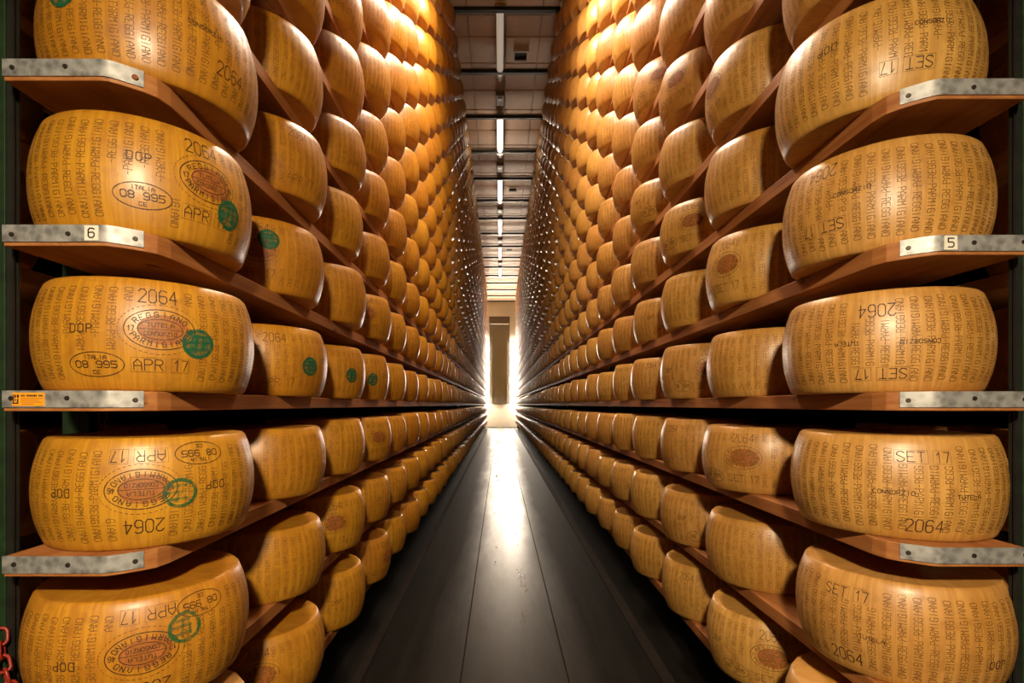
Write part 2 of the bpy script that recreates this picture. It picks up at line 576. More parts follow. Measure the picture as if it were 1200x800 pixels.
# ------------------------------------------------------------------ a stroke alphabet for the pricked and stamped marks
G = {
    'A': [[(0, 0), (0, 4), (2, 6), (4, 4), (4, 0)], [(0, 2.5), (4, 2.5)]],
    'C': [[(4, 5), (3, 6), (1, 6), (0, 5), (0, 1), (1, 0), (3, 0), (4, 1)]],
    'D': [[(0, 0), (0, 6), (3, 6), (4, 5), (4, 1), (3, 0), (0, 0)]],
    'E': [[(4, 6), (0, 6), (0, 0), (4, 0)], [(0, 3), (3, 3)]],
    'G': [[(4, 5), (3, 6), (1, 6), (0, 5), (0, 1), (1, 0), (4, 0), (4, 3), (2, 3)]],
    'I': [[(2, 0), (2, 6)]],
    'L': [[(0, 6), (0, 0), (4, 0)]],
    'M': [[(0, 0), (0, 6), (2, 3.4), (4, 6), (4, 0)]],
    'N': [[(0, 0), (0, 6), (4, 0), (4, 6)]],
    'O': [[(0, 1), (0, 5), (1, 6), (3, 6), (4, 5), (4, 1), (3, 0), (1, 0), (0, 1)]],
    'P': [[(0, 0), (0, 6), (3, 6), (4, 5), (4, 4), (3, 3), (0, 3)]],
    'R': [[(0, 0), (0, 6), (3, 6), (4, 5), (4, 4), (3, 3), (0, 3)], [(2, 3), (4, 0)]],
    'S': [[(4, 5.2), (3, 6), (1, 6), (0, 5), (0, 4), (4, 2), (4, 1), (3, 0), (1, 0), (0, 0.8)]],
    'T': [[(0, 6), (4, 6)], [(2, 6), (2, 0)]],
    'U': [[(0, 6), (0, 1), (1, 0), (3, 0), (4, 1), (4, 6)]],
    'Z': [[(0, 6), (4, 6), (0, 0), (4, 0)]],
    '0': [[(0, 1), (0, 5), (1, 6), (3, 6), (4, 5), (4, 1), (3, 0), (1, 0), (0, 1)]],
    '1': [[(0.8, 4.4), (2.4, 6), (2.4, 0)]],
    '2': [[(0, 5), (1, 6), (3, 6), (4, 5), (4, 4), (0, 0), (4, 0)]],
    '4': [[(3, 0), (3, 6), (0, 2), (4, 2)]],
    '5': [[(4, 6), (0, 6), (0, 3.4), (3, 3.4), (4, 2.6), (4, 1), (3, 0), (0, 0)]],
    '6': [[(4, 5.4), (3, 6), (1, 6), (0, 5), (0, 1), (1, 0), (3, 0), (4, 1), (4, 2.6), (3, 3.5), (0, 3.2)]],
    '7': [[(0, 6), (4, 6), (1.6, 0)]],
    '8': [[(1, 3), (0, 4), (0, 5), (1, 6), (3, 6), (4, 5), (4, 4), (3, 3), (1, 3), (0, 2), (0, 1), (1, 0), (3, 0), (4, 1), (4, 2), (3, 3)]],
    '9': [[(0, 0.6), (1, 0), (3, 0), (4, 1), (4, 5), (3, 6), (1, 6), (0, 5), (0, 3.6), (1, 2.8), (4, 2.8)]],
    '-': [[(0.4, 3), (3.6, 3)]],
    ' ': [],
}


def rim(z):
    """Rind radius at height z (the side of a wheel bulges)."""
    t = (z - HW / 2) / (HW / 2)
    return RW * (0.89 + 0.11 * max(0.0, 1 - abs(t) ** 2.1))


class Marks:
    """Flat print: strokes and discs laid on the curved side of a wheel. s runs along the rind, z up; s = 0 faces local -Y."""

    def __init__(self, off=0.0006):
        self.v, self.f, self.off = [], [], off

    def pt(self, s, z):
        a = s / RW
        r = rim(z) + self.off
        self.v.append((r * math.sin(a), -r * math.cos(a), z))
        return len(self.v) - 1

    def seg(self, p, q, w):
        dx, dz = q[0] - p[0], q[1] - p[1]
        L = math.hypot(dx, dz)
        if L < 1e-6:
            return
        n = max(1, int(L / 0.012))
        nx, nz = -dz / L * w / 2, dx / L * w / 2
        ex, ez = dx / L * w * 0.4, dz / L * w * 0.4
        p = (p[0] - ex, p[1] - ez)
        dx, dz = dx + 2 * ex, dz + 2 * ez
        prev = None
        for i in range(n + 1):
            t = i / n
            c = (p[0] + dx * t, p[1] + dz * t)
            a, b = self.pt(c[0] + nx, c[1] + nz), self.pt(c[0] - nx, c[1] - nz)
            if prev:
                self.f.append((prev[0], prev[1], b, a))
            prev = (a, b)

    def poly(self, pts, w):
        for i in range(len(pts) - 1):
            self.seg(pts[i], pts[i + 1], w)

    def char(self, ch, cs, cz, cw, h, rot, w):
        ca, sa = math.cos(rot), math.sin(rot)
        for st in G.get(ch, []):
            pts = []
            for gx, gy in st:
                u, v = (gx / 4 - 0.5) * cw, (gy / 6 - 0.5) * h
                pts.append((cs + u * ca - v * sa, cz + u * sa + v * ca))
            self.poly(pts, w)

    def text(self, txt, cs, cz, adv, h, rot=0.0, w=0.0016, fill=0.68, clear=()):
        n = len(txt)
        pos = []
        for i in range(n):
            u = (i - (n - 1) / 2) * adv
            pos.append((cs + u * math.cos(rot), cz + u * math.sin(rot)))
        ok = [not any(a < s < b and c < z < d for a, b, c, d in clear) for s, z in pos]
        if clear and n > 4 and not all(ok):
            run = 0                                   # a run of one or two letters left over is dropped
            for i in range(n + 1):
                if i < n and ok[i]:
                    run += 1
                    continue
                if run < 3:
                    for j in range(i - run, i):
                        ok[j] = False
                run = 0
        for i, ch in enumerate(txt):
            if ok[i]:
                self.char(ch, pos[i][0], pos[i][1], adv * fill, h, rot, w)

    def ellipse(self, cs, cz, a, b, w, n=44, dotted=False):
        p = [(cs + a * math.cos(2 * PI * i / n), cz + b * math.sin(2 * PI * i / n)) for i in range(n + 1)]
        for i in range(n):
            if dotted and i % 2:
                continue
            self.seg(p[i], p[i + 1], w)

    def arc_text(self, txt, cs, cz, a, b, mid, span, cw, h, inward, w, rot=0.0):
        n = len(txt)
        for i, ch in enumerate(txt):
            t = mid + (i - (n - 1) / 2) / max(1, n - 1) * span
            x, z = a * math.cos(t), b * math.sin(t)
            nx, nz = math.cos(t) / a, math.sin(t) / b
            r = math.atan2(nz, nx) - PI / 2 + (PI if inward else 0)
            xr = x * math.cos(rot) - z * math.sin(rot)
            zr = x * math.sin(rot) + z * math.cos(rot)
            self.char(ch, cs + xr, cz + zr, cw, h, r + rot, w)

    def disc(self, cs, cz, a, b, rings=4, n=28):
        c = self.pt(cs, cz)
        prev = None
        for k in range(1, rings + 1):
            ring = [self.pt(cs + a * k / rings * math.cos(2 * PI * i / n), cz + b * k / rings * math.sin(2 * PI * i / n)) for i in range(n)]
            for i in range(n):
                j = (i + 1) % n
                if prev is None:
                    self.f.append((c, ring[i], ring[j]))
                else:
                    self.f.append((prev[i], ring[i], ring[j], prev[j]))
            prev = ring

    def rect(self, cs, cz, wd, ht, w):
        x0, x1, z0, z1 = cs - wd / 2, cs + wd / 2, cz - ht / 2, cz + ht / 2
        self.poly([(x0, z0), (x1, z0), (x1, z1), (x0, z1), (x0, z0)], w)

    def mesh(self, name):
        me = bpy.data.meshes.new(name)
        me.from_pydata(self.v, [], self.f)
        me.update()
        return me


SIZE = {'serial': (0.080, 0.034), 'date': (0.118, 0.034), 'seal': (0.150, 0.104), 'oval': (0.112, 0.054), 'dop': (0.0, 0.0), 'cons': (0, 0), 'tut': (0, 0), 'green': (0, 0)}


def draw_mark(kind, s, z, flip, word):
    """[(part name, mesh, material)] for one stamped mark."""
    r = PI if flip else 0.0
    f = -1 if flip else 1
    if kind == 'serial':
        m = Marks(0.0009)
        m.text('2064', s, z, 0.0185, 0.027, r, 0.0022, 0.72)
        return [('serial_number', m.mesh('serial_number'), INK_DARK)]
    if kind == 'date':
        m = Marks(0.0009)
        m.text(word, s - f * 0.021, z, 0.0185, 0.021, r, 0.0019, 0.72)
        m.text('17', s + f * 0.037, z, 0.0150, 0.021, r, 0.0019, 0.72)
        m.rect(s - f * 0.021, z, 0.061, 0.028, 0.0005)
        m.rect(s + f * 0.036, z, 0.033, 0.028, 0.0005)
        return [('date_stamp', m.mesh('date_stamp'), INK_DARK)]
    if kind == 'dop':
        m = Marks(0.0009)
        m.text('DOP', s, z, 0.0155, 0.016, r, 0.0020, 0.62)
        return [('quality_mark', m.mesh('quality_mark'), INK_DARK)]
    if kind in ('cons', 'tut'):
        m = Marks(0.0009)
        m.text('CONSORZIO' if kind == 'cons' else 'TUTELA', s, z, 0.0084, 0.0085, r, 0.0014, 0.7)
        return [('small_stamp', m.mesh('small_stamp'), INK_DARK)]
    if kind == 'oval':
        m = Marks(0.0009)
        m.ellipse(s, z, 0.051, 0.0235, 0.0017)
        m.text('ITALIA', s, z + f * 0.0135, 0.0070, 0.0072, r, 0.0014, 0.75)
        m.text('08 995', s, z, 0.0132, 0.0125, r, 0.0020, 0.75)
        m.text('CE', s, z - f * 0.0150, 0.0080, 0.0066, r, 0.0013, 0.7)
        return [('approval_oval', m.mesh('approval_oval'), INK_DARK)]
    if kind == 'green':
        m = Marks(0.0014)
        m.ellipse(s, z, 0.0285, 0.0275, 0.0070, 30)
        if flip != 1:
            m.disc(s, z, 0.031, 0.030)
            m.off = 0.0018
        for q in (-0.013, 0.002, 0.014):
            hw = math.sqrt(max(0.0, 0.024 ** 2 - q * q))
            m.seg((s - hw, z + q), (s + hw * (0.5 if flip == 1 else 1), z + q + 0.002), 0.0060)
        m.seg((s - 0.006, z - 0.018), (s - 0.003, z + 0.018), 0.0050)
        m.seg((s + 0.010, z - 0.015), (s + 0.009, z + 0.016), 0.0040)
        return [('green_stamp', m.mesh('green_stamp'), INK_GREEN_FAINT if flip else INK_GREEN)]
    if kind == 'seal':
        p = Marks(0.0005)
        p.disc(s + 0.006, z, 0.046, 0.030)
        m = Marks(0.0010)
        m.ellipse(s, z, 0.062, 0.040, 0.0018)
        m.ellipse(s, z, 0.039, 0.0205, 0.0015)
        m.ellipse(s, z, 0.073, 0.050, 0.0009, 90, True)
        m.seg((s - 0.039, z), (s + 0.039, z), 0.0013)
        m.arc_text('REGGIANO', s, z, 0.0505, 0.030, PI / 2, -2.0, 0.0068, 0.0100, False, 0.0016, r)
        m.arc_text('PARMIGIANO', s, z, 0.0505, 0.030, -PI / 2, 2.3, 0.0062, 0.0100, True, 0.0016, r)
        m.text('17', s - f * 0.0505, z, 0.0065, 0.0100, r, 0.0015, 0.7)
        m.text('46', s + f * 0.0505, z, 0.0065, 0.0100, r, 0.0015, 0.7)
        m.text('TUTELA', s, z + f * 0.0085, 0.0082, 0.0082, r, 0.0013, 0.7)
        m.text('CONSORZIO', s, z - f * 0.0085, 0.0064, 0.0080, r, 0.0012, 0.7)
        return [('casein_plaque', p.mesh('casein_plaque'), PLAQUE), ('oval_seal', m.mesh('oval_seal'), INK_DARK)]
    return []


def lettering(clear, phase=0.0, s_min=-PI * RW, s_max=PI * RW, seed=0):
    """The upright pricked columns, read outward from the middle of the rind."""
    rr = random.Random(seed)
    m = Marks()
    n = 50
    adv, h = 0.0096, 0.0145
    pitch = 2 * PI * RW / n
    for i in range(n):
        s = -PI * RW + (i + 0.5) * pitch + phase
        if not s_min <= s <= s_max:
            continue
        up, dn = ('PARMIGIANO', 'REGGIANO') if i % 2 else ('REGGIANO', 'PARMIGIANO')
        zc = HW / 2 + (-0.008 if i % 2 else 0.008) + rr.uniform(-0.002, 0.002)
        m.text('-', s, zc, adv, h, PI / 2, 0.0014, 0.7, clear)
        m.text(up, s, zc + adv * (len(up) + 1) / 2, adv, h, PI / 2, 0.0014, 0.7, clear)
        m.text(dn, s, zc - adv * (len(dn) + 1) / 2, adv, h, -PI / 2, 0.0014, 0.7, clear)
    return m.mesh('pricked_lettering')


# ------------------------------------------------------------------ cheese wheels
def wheel_profile(nz):
    """(r, z) from the centre of the underside round to the centre of the top."""
    c = 0.006
    pr = [(0, 0), (RW * 0.55, 0), (rim(0) - c - 0.006, 0.0), (rim(0) - c, 0.0)]
    for a in (30, 60):
        pr.append((rim(0) - c + c * math.sin(math.radians(a)), c - c * math.cos(math.radians(a))))
    for i in range(nz + 1):
        z = c + (HW - 2 * c) * i / nz
        pr.append((rim(z), z))
    for a in (60, 30):
        pr.append((rim(HW) - c + c * math.sin(math.radians(a)), HW - c + c * math.cos(math.radians(a))))
    pr += [(rim(HW) - c, HW), (rim(HW) - c - 0.006, HW), (RW * 0.55, HW - 0.001), (0, HW - 0.001)]
    return pr


def lathe(pr, n):
    v, f = [], []
    v.append((0, 0, pr[0][1]))
    for r, z in pr[1:-1]:
        for i in range(n):
            a = 2 * PI * i / n
            v.append((r * math.cos(a), r * math.sin(a), z))
    v.append((0, 0, pr[-1][1]))
    k = len(pr) - 2
    for i in range(n):
        j = (i + 1) % n
        f.append((0, 1 + j, 1 + i))
        for q in range(k - 1):
            a, b = 1 + q * n, 1 + (q + 1) * n
            f.append((a + i, a + j, b + j, b + i))
        e = 1 + (k - 1) * n
        f.append((e + i, e + j, len(v) - 1))
    return v, f


def wheel_mesh(name, seg, nz, dent):
    v, f = lathe(wheel_profile(nz), seg)
    if dent:
        v2 = []
        rr = random.Random(dent)
        ph = [rr.uniform(0, 6.28) for _ in range(4)]
        for x, y, z in v:
            a = math.atan2(y, x)
            k = 1 + 0.006 * math.sin(a * 2 + ph[0]) + 0.003 * math.sin(a * 3 + ph[1])
            v2.append((x * k, y * k, z))
        v = v2
    me = bpy.data.meshes.new(name)
    me.from_pydata(v, [], f)
    me.polygons.foreach_set('use_smooth', [True] * len(me.polygons))
    me.update()
    return me


hero_mesh = {'left': wheel_mesh('cheese_wheel_fine', 128, 16, 0), 'right': wheel_mesh('cheese_wheel_fine', 128, 16, 0)}
mid_mesh = {s: [wheel_mesh('cheese_wheel', 64, 10, 0) for k in range(1)] for s in SIDES}
for s, m in (('left', RIND_L), ('right', RIND_R)):
    hero_mesh[s].materials.append(m)
    for q in mid_mesh[s]:
        q.materials.append(m)

# the ten wheels nearest the viewer: (kind, angle, height, upside down)
HERO = {
    ('left', 2): ('APR', [('dop', -0.42, 0.150, 0), ('serial', 0.70, 0.070, 0), ('cons', 0.42, 0.130, 0), ('green', -0.80, 0.135, 0)]),
    ('left', 1): ('APR', [('dop', -0.09, 0.140, 0), ('oval', -0.06, 0.068, 0), ('serial', 0.46, 0.192, 0), ('seal', 0.52, 0.128, 0), ('date', 0.50, 0.057, 0), ('green', 0.76, 0.078, 0)]),
    ('left', 0): ('APR', [('serial', 0.04, 0.191, 0), ('seal', 0.06, 0.124, 0), ('date', 0.06, 0.053, 0), ('oval', -0.46, 0.052, 0), ('dop', -0.57, 0.121, 0), ('green', 0.38, 0.101, 0)]),
    ('left', -1): ('APR', [('date', -0.11, 0.192, 1), ('seal', -0.09, 0.126, 1), ('serial', -0.07, 0.050, 1), ('oval', 0.42, 0.192, 1), ('dop', -0.77, 0.122, 1), ('dop', 0.55, 0.121, 1), ('green', 0.22, 0.112, 1)]),
    ('left', -2): ('APR', [('date', 0.04, 0.196, 1), ('seal', -0.02, 0.124, 1), ('oval', 0.50, 0.192, 1), ('dop', -0.64, 0.116, 1), ('green', 0.32, 0.155, 1), ('serial', 0.04, 0.050, 1)]),
    ('right', 2): ('SET', [('date', 0.31, 0.062, 1), ('dop', -0.40, 0.150, 1), ('cons', 0.53, 0.142, 0)]),
    ('right', 1): ('SET', [('serial', -0.56, 0.192, 1), ('date', -0.53, 0.068, 1), ('cons', -0.24, 0.130, 0)]),
    ('right', 0): ('SET', [('serial', -0.02, 0.180, 1), ('date', 0.02, 0.041, 1), ('cons', 0.34, 0.108, 1), ('tut', -0.28, 0.110, 1)]),
    ('right', -1): ('SET', [('date', 0.27, 0.184, 0), ('serial', 0.29, 0.036, 0), ('cons', 0.03, 0.106, 0), ('tut', 0.66, 0.102, 0)]),
    ('right', -2): ('SET', [('date', -0.47, 0.184, 0), ('serial', -0.45, 0.040, 0), ('tut', -0.2, 0.098, 0), ('dop', 0.90, 0.075, 0)]),
}
HERO_LABEL = {
    ('left', 2): 'golden cheese wheel above the steel edge with a rusty screw, green stamp high up',
    ('left', 1): 'golden cheese wheel standing over the number six tag, oval stamp under DOP',
    ('left', 0): 'golden cheese wheel with a round green stamp over its oval seal, above the orange sticker',
    ('left', -1): 'golden cheese wheel with upside-down APR date at its top and faint green stamp',
    ('left', -2): 'lowest front golden cheese wheel on the left, green stamp beside upside-down APR date',
    ('right', 2): 'pale cheese wheel with upside-down SET date near its base, uppermost front on the right',
    ('right', 1): 'pale cheese wheel standing over the number five tag',
    ('right', 0): 'pale cheese wheel with upside-down serial at its top, one shelf below the five tag',
    ('right', -1): 'pale cheese wheel with upright SET date near its top and serial at its base',
    ('right', -2): 'lowest front pale cheese wheel on the right, DOP stamp near its outer edge',
}
TENS = ['', 'first', 'second', 'third', 'fourth', 'fifth', 'sixth', 'seventh', 'eighth', 'ninth', 'tenth', 'eleventh', 'twelfth', 'thirteenth',
        'fourteenth', 'fifteenth', 'sixteenth', 'seventeenth', 'eighteenth', 'nineteenth', 'twentieth', 'twenty-first', 'twenty-second', 'twenty-third',
        'twenty-fourth', 'twenty-fifth', 'twenty-sixth', 'twenty-seventh', 'twenty-eighth', 'twenty-ninth', 'thirtieth', 'thirty-first', 'thirty-second',
        'thirty-third', 'thirty-fourth', 'thirty-fifth', 'thirty-sixth', 'thirty-seventh', 'thirty-eighth', 'thirty-ninth', 'fortieth']
NUM = ['zero', 'one', 'two', 'three', 'four', 'five', 'six', 'seven', 'eight', 'nine', 'ten', 'eleven', 'twelve', 'thirteen', 'fourteen', 'fifteen']


def shelf_words(side, k):
    ref = 'six' if side == 'left' else 'five'
    d = k - 1
    if d == 0:
        return 'on the shelf with the %s tag' % ref
    return '%s %s %s the %s-tag shelf' % (NUM[abs(d)], 'shelf' if abs(d) == 1 else 'shelves', 'above' if d > 0 else 'below', ref)


NUDGE = {('left', 2): (-0.010, 0), ('left', 1): (0.006, 0), ('left', -2): (0.004, -0.02), ('right', 2): (-0.020, 0),
         ('right', -1): (0.012, -0.02), ('right', -2): (0.020, -0.03)}
# every wheel of the two front rows, with its small disorder
wheels = []
for side, q in SIDES.items():
    for k in LEVELS:
        for c in range(NCOL):
            jx, jy = random.uniform(-0.007, 0.007), random.uniform(-0.010, 0.010)
            sc = random.uniform(0.985, 1.012)
            sz = random.uniform(0.96, 1.05)
            if c == 0:
                jx, jy, sc = 0, 0, 1.0
                sz = {2: 1.04, 1: 1.07, 0: 1.02}.get(k, 1.0)
                jx, jy = NUDGE.get((side, k), (0, 0))
            x, y = q['s'] * (q['x'] + jx), q['d'] + STEP * c + jy
            wheels.append(dict(side=side, k=k, c=c, x=x, y=y, sc=sc, sz=sz, rot=random.uniform(0, 2 * PI)))


def share_in_frame(w):
    """Rough area in the picture: points on the aisle side that fall in the frame, over the square of the distance."""
    n = 0
    for dz in (0.0, 0.02, 0.07, 0.12, 0.17, 0.21):
        for a in (-1.2, -0.8, -0.4, 0, 0.4, 0.8, 1.2):
            ux, uy = -w['x'], -w['y']
            L = math.hypot(ux, uy)
            ca, sa = math.cos(a), math.sin(a)
            px = w['x'] + RW * (ux * ca - uy * sa) / L
            py = w['y'] + RW * (ux * sa + uy * ca) / L
            u = 586 + 600 * px / py
            v = 474 - 600 * (shelf_z(w['k']) + dz - EYE) / py
            n += (0 <= u <= 1200 and 0 <= v <= 800)
    return n / 42 / (w['y'] ** 2)


for w in wheels:
    w['share'] = share_in_frame(w)
order = sorted(wheels, key=lambda w: -w['share'])
N_SINGLE = 284
single = [w for w in order[:N_SINGLE]]
single_id = {id(w) for w in single}
rest = [w for w in wheels if id(w) not in single_id and w['share'] > 0] + \
       [w for w in wheels if id(w) not in single_id and w['share'] == 0 and shelf_z(w['k']) < CEIL_Z - 0.2]

# shared lettering for the wheels that are not among the nearest ten
generic = []
for g in range(4):
    word_cluster = [('serial', 0.0, 0.190), ('seal', 0.0, 0.124), ('date', 0.0, 0.052), ('oval', -0.55, 0.052)] if g % 2 == 0 else [('serial', 0.2, 0.185), ('date', 0.25, 0.045)]
    clear = []
    for kd, a, z in word_cluster:
        ws, hs = SIZE[kd]
        clear.append((a * RW - ws / 2, a * RW + ws / 2, z - hs / 2, z + hs / 2))
    generic.append((lettering(clear, 0.003 * g, seed=40 + g), word_cluster))
generic_parts = {}
for side, word in (('left', 'APR'), ('right', 'SET')):
    lst = []
    for g in range(4):
        parts = []
        for kd, a, z in generic[g][1]:
            parts += draw_mark(kd, a * RW, z, 0, word)
        parts += draw_mark('dop', (1.1 if g % 2 else -0.9) * RW, 0.122, 0, word)
        parts = [(n_, m_, INK_STAMP if t_ is INK_DARK else t_) for n_, m_, t_ in parts]
        lst.append(parts)
    generic_parts[side] = lst
let_mesh = [g[0] for g in generic]
for me in let_mesh:
    me.materials.append(INK_FAINT)

STAMPED = {('left', 1, 1): (0.15, 0.155), ('left', 0, 1): (0.75, 0.10), ('left', 0, 2): (0.75, 0.10), ('left', 0, 3): (0.6, 0.10), ('left', 4, 4): (0.1, 0.16), ('left', 6, 6): (0.3, 0.14), ('left', 5, 6): (0.3, 0.14)}
GROUP = {'left': 'cheese wheels along the left rack', 'right': 'cheese wheels along the right rack'}
for w in single:
    side, k, c = w['side'], w['k'], w['c']
    hero = HERO.get((side, k)) if c == 0 else None
    me = hero_mesh[side] if c == 0 else mid_mesh[side][0]
    o = link('cheese_wheel', me)
    o.location = (w['x'], w['y'], shelf_z(k))
    o.scale = (w['sc'], w['sc'], w['sz'])
    face = math.atan2(-w['x'], w['y'])          # local -Y turned to the viewer
    rot = w['rot']
    label = '%s wheel of cheese from the near end, %s' % (TENS[c + 1], shelf_words(side, k))
    tone = 'golden' if side == 'left' else 'pale'
    label = tone + ' ' + label
    if c == 0 and (side, k) in HERO_LABEL:
        label = HERO_LABEL[(side, k)]
    tag(o, label, 'cheese', GROUP[side])
    if hero:
        word, marks = hero
        o.rotation_euler = (0, 0, face)
        clear = []
        for kd, a, z, fl in marks:
            ws, hs = SIZE[kd]
            if ws:
                clear.append((a * RW - ws / 2, a * RW + ws / 2, z - hs / 2, z + hs / 2))
        link('pricked_lettering', lettering(clear, random.uniform(-0.01, 0.01), -0.36, 0.36, seed=c * 31 + k), INK, o)
        for kd, a, z, fl in marks:
            for nm, mm, mt in draw_mark(kd, a * RW, z, fl, word):
                link(nm, mm, mt, o)
    else:
        g = (c * 7 + k * 3) % 4
        st = STAMPED.get((side, k, c))
        if c > 3:
            o.rotation_euler = (0, 0, rot)
        else:
            o.rotation_euler = (0, 0, face + ((c * 5 + k * 3) % 7 - 3) * 0.35)
        if c <= 5:
            link('pricked_lettering', let_mesh[g], None, o)
        if c <= 3:
            for nm, mm, mt in generic_parts[side][g]:
                link(nm, mm, mt, o)
        if st:
            o.rotation_euler = (0, 0, face)
            gs = draw_mark('green', st[0] * RW, st[1], 0, '')[0]
            link(gs[0], gs[1], gs[2], o)

# wheels beyond the singled-out ones, one mass
lv, lf = lathe([(0, 0), (rim(0) - 0.006, 0), (rim(0.008), 0.008), (rim(0.05), 0.05), (rim(HW / 2), HW / 2), (rim(HW - 0.05), HW - 0.05), (rim(HW - 0.008), HW - 0.008), (rim(HW) - 0.006, HW), (0, HW)], 20)
lv = np.array(lv)
tri = [t for t in lf if len(t) == 3]
quad = [t for t in lf if len(t) == 4]
allv, faces, base = [], [], 0
for w in rest:
    p = lv * np.array([w['sc'], w['sc'], w['sz']]) + np.array([w['x'], w['y'], shelf_z(w['k'])])
    allv.append(p)
    faces.append((base, w))
    base += len(lv)
V = np.concatenate(allv)
loops, starts, totals = [], [], []
one_loop = np.array([i for t in lf for i in t])
one_tot = np.array([len(t) for t in lf])
nl = len(one_loop)
L_all = np.concatenate([one_loop + b for b, _ in faces])
T_all = np.tile(one_tot, len(faces))
S_all = np.concatenate([[0], np.cumsum(T_all)[:-1]])
me = bpy.data.meshes.new('distant_cheese_wheels')
me.vertices.add(len(V))
me.vertices.foreach_set('co', V.ravel())
me.loops.add(len(L_all))
me.loops.foreach_set('vertex_index', L_all)
me.polygons.add(len(T_all))
me.polygons.foreach_set('loop_start', S_all)
me.polygons.foreach_set('loop_total', T_all)
me.polygons.foreach_set('use_smooth', np.ones(len(T_all), dtype=bool))
me.update(calc_edges=True)
me.validate()
o = link('distant_cheese_wheels', me, RIND_FAR)
tag(o, 'endless golden cheese wheels filling both racks towards the far end', 'cheese', None, 'stuff')

# back row wheels glimpsed through the near gaps
for side, q in SIDES.items():
    for k in range(-2, 4):
        for c in range(2):
            if k >= 1 and c == 1:
                continue
            o = link('cheese_wheel', mid_mesh[side][0])
            o.location = (q['s'] * q['bx'], q['d'] - 0.02 + STEP * c, shelf_z(k))
            o.rotation_euler = (0, 0, random.uniform(0, 6))
            tag(o, 'shadowed %s back-row cheese wheel behind the rack post, %s' % (('first', 'second')[c], shelf_words(side, k)), 'cheese', 'back row cheese wheels')

# ------------------------------------------------------------------ shelf boards
BEND = ((1.22, 0.0), (1.10, 0.015), (0.98, 0.065), (0.82, 0.165), (0.66, 0.29), (0.33, 0.56))


def plan(q, xi, xo, front, end, ch):
    s = q['s']
    pts = [(s * xo, front)] + [(s * (xi + a * ch), front + b * ch) for a, b in BEND] + [(s * (xi + 0.10 * ch), front + 0.85 * ch), (s * xi, front + 1.35 * ch), (s * xi, end), (s * xo, end)]
    return pts if s < 0 else pts[::-1]


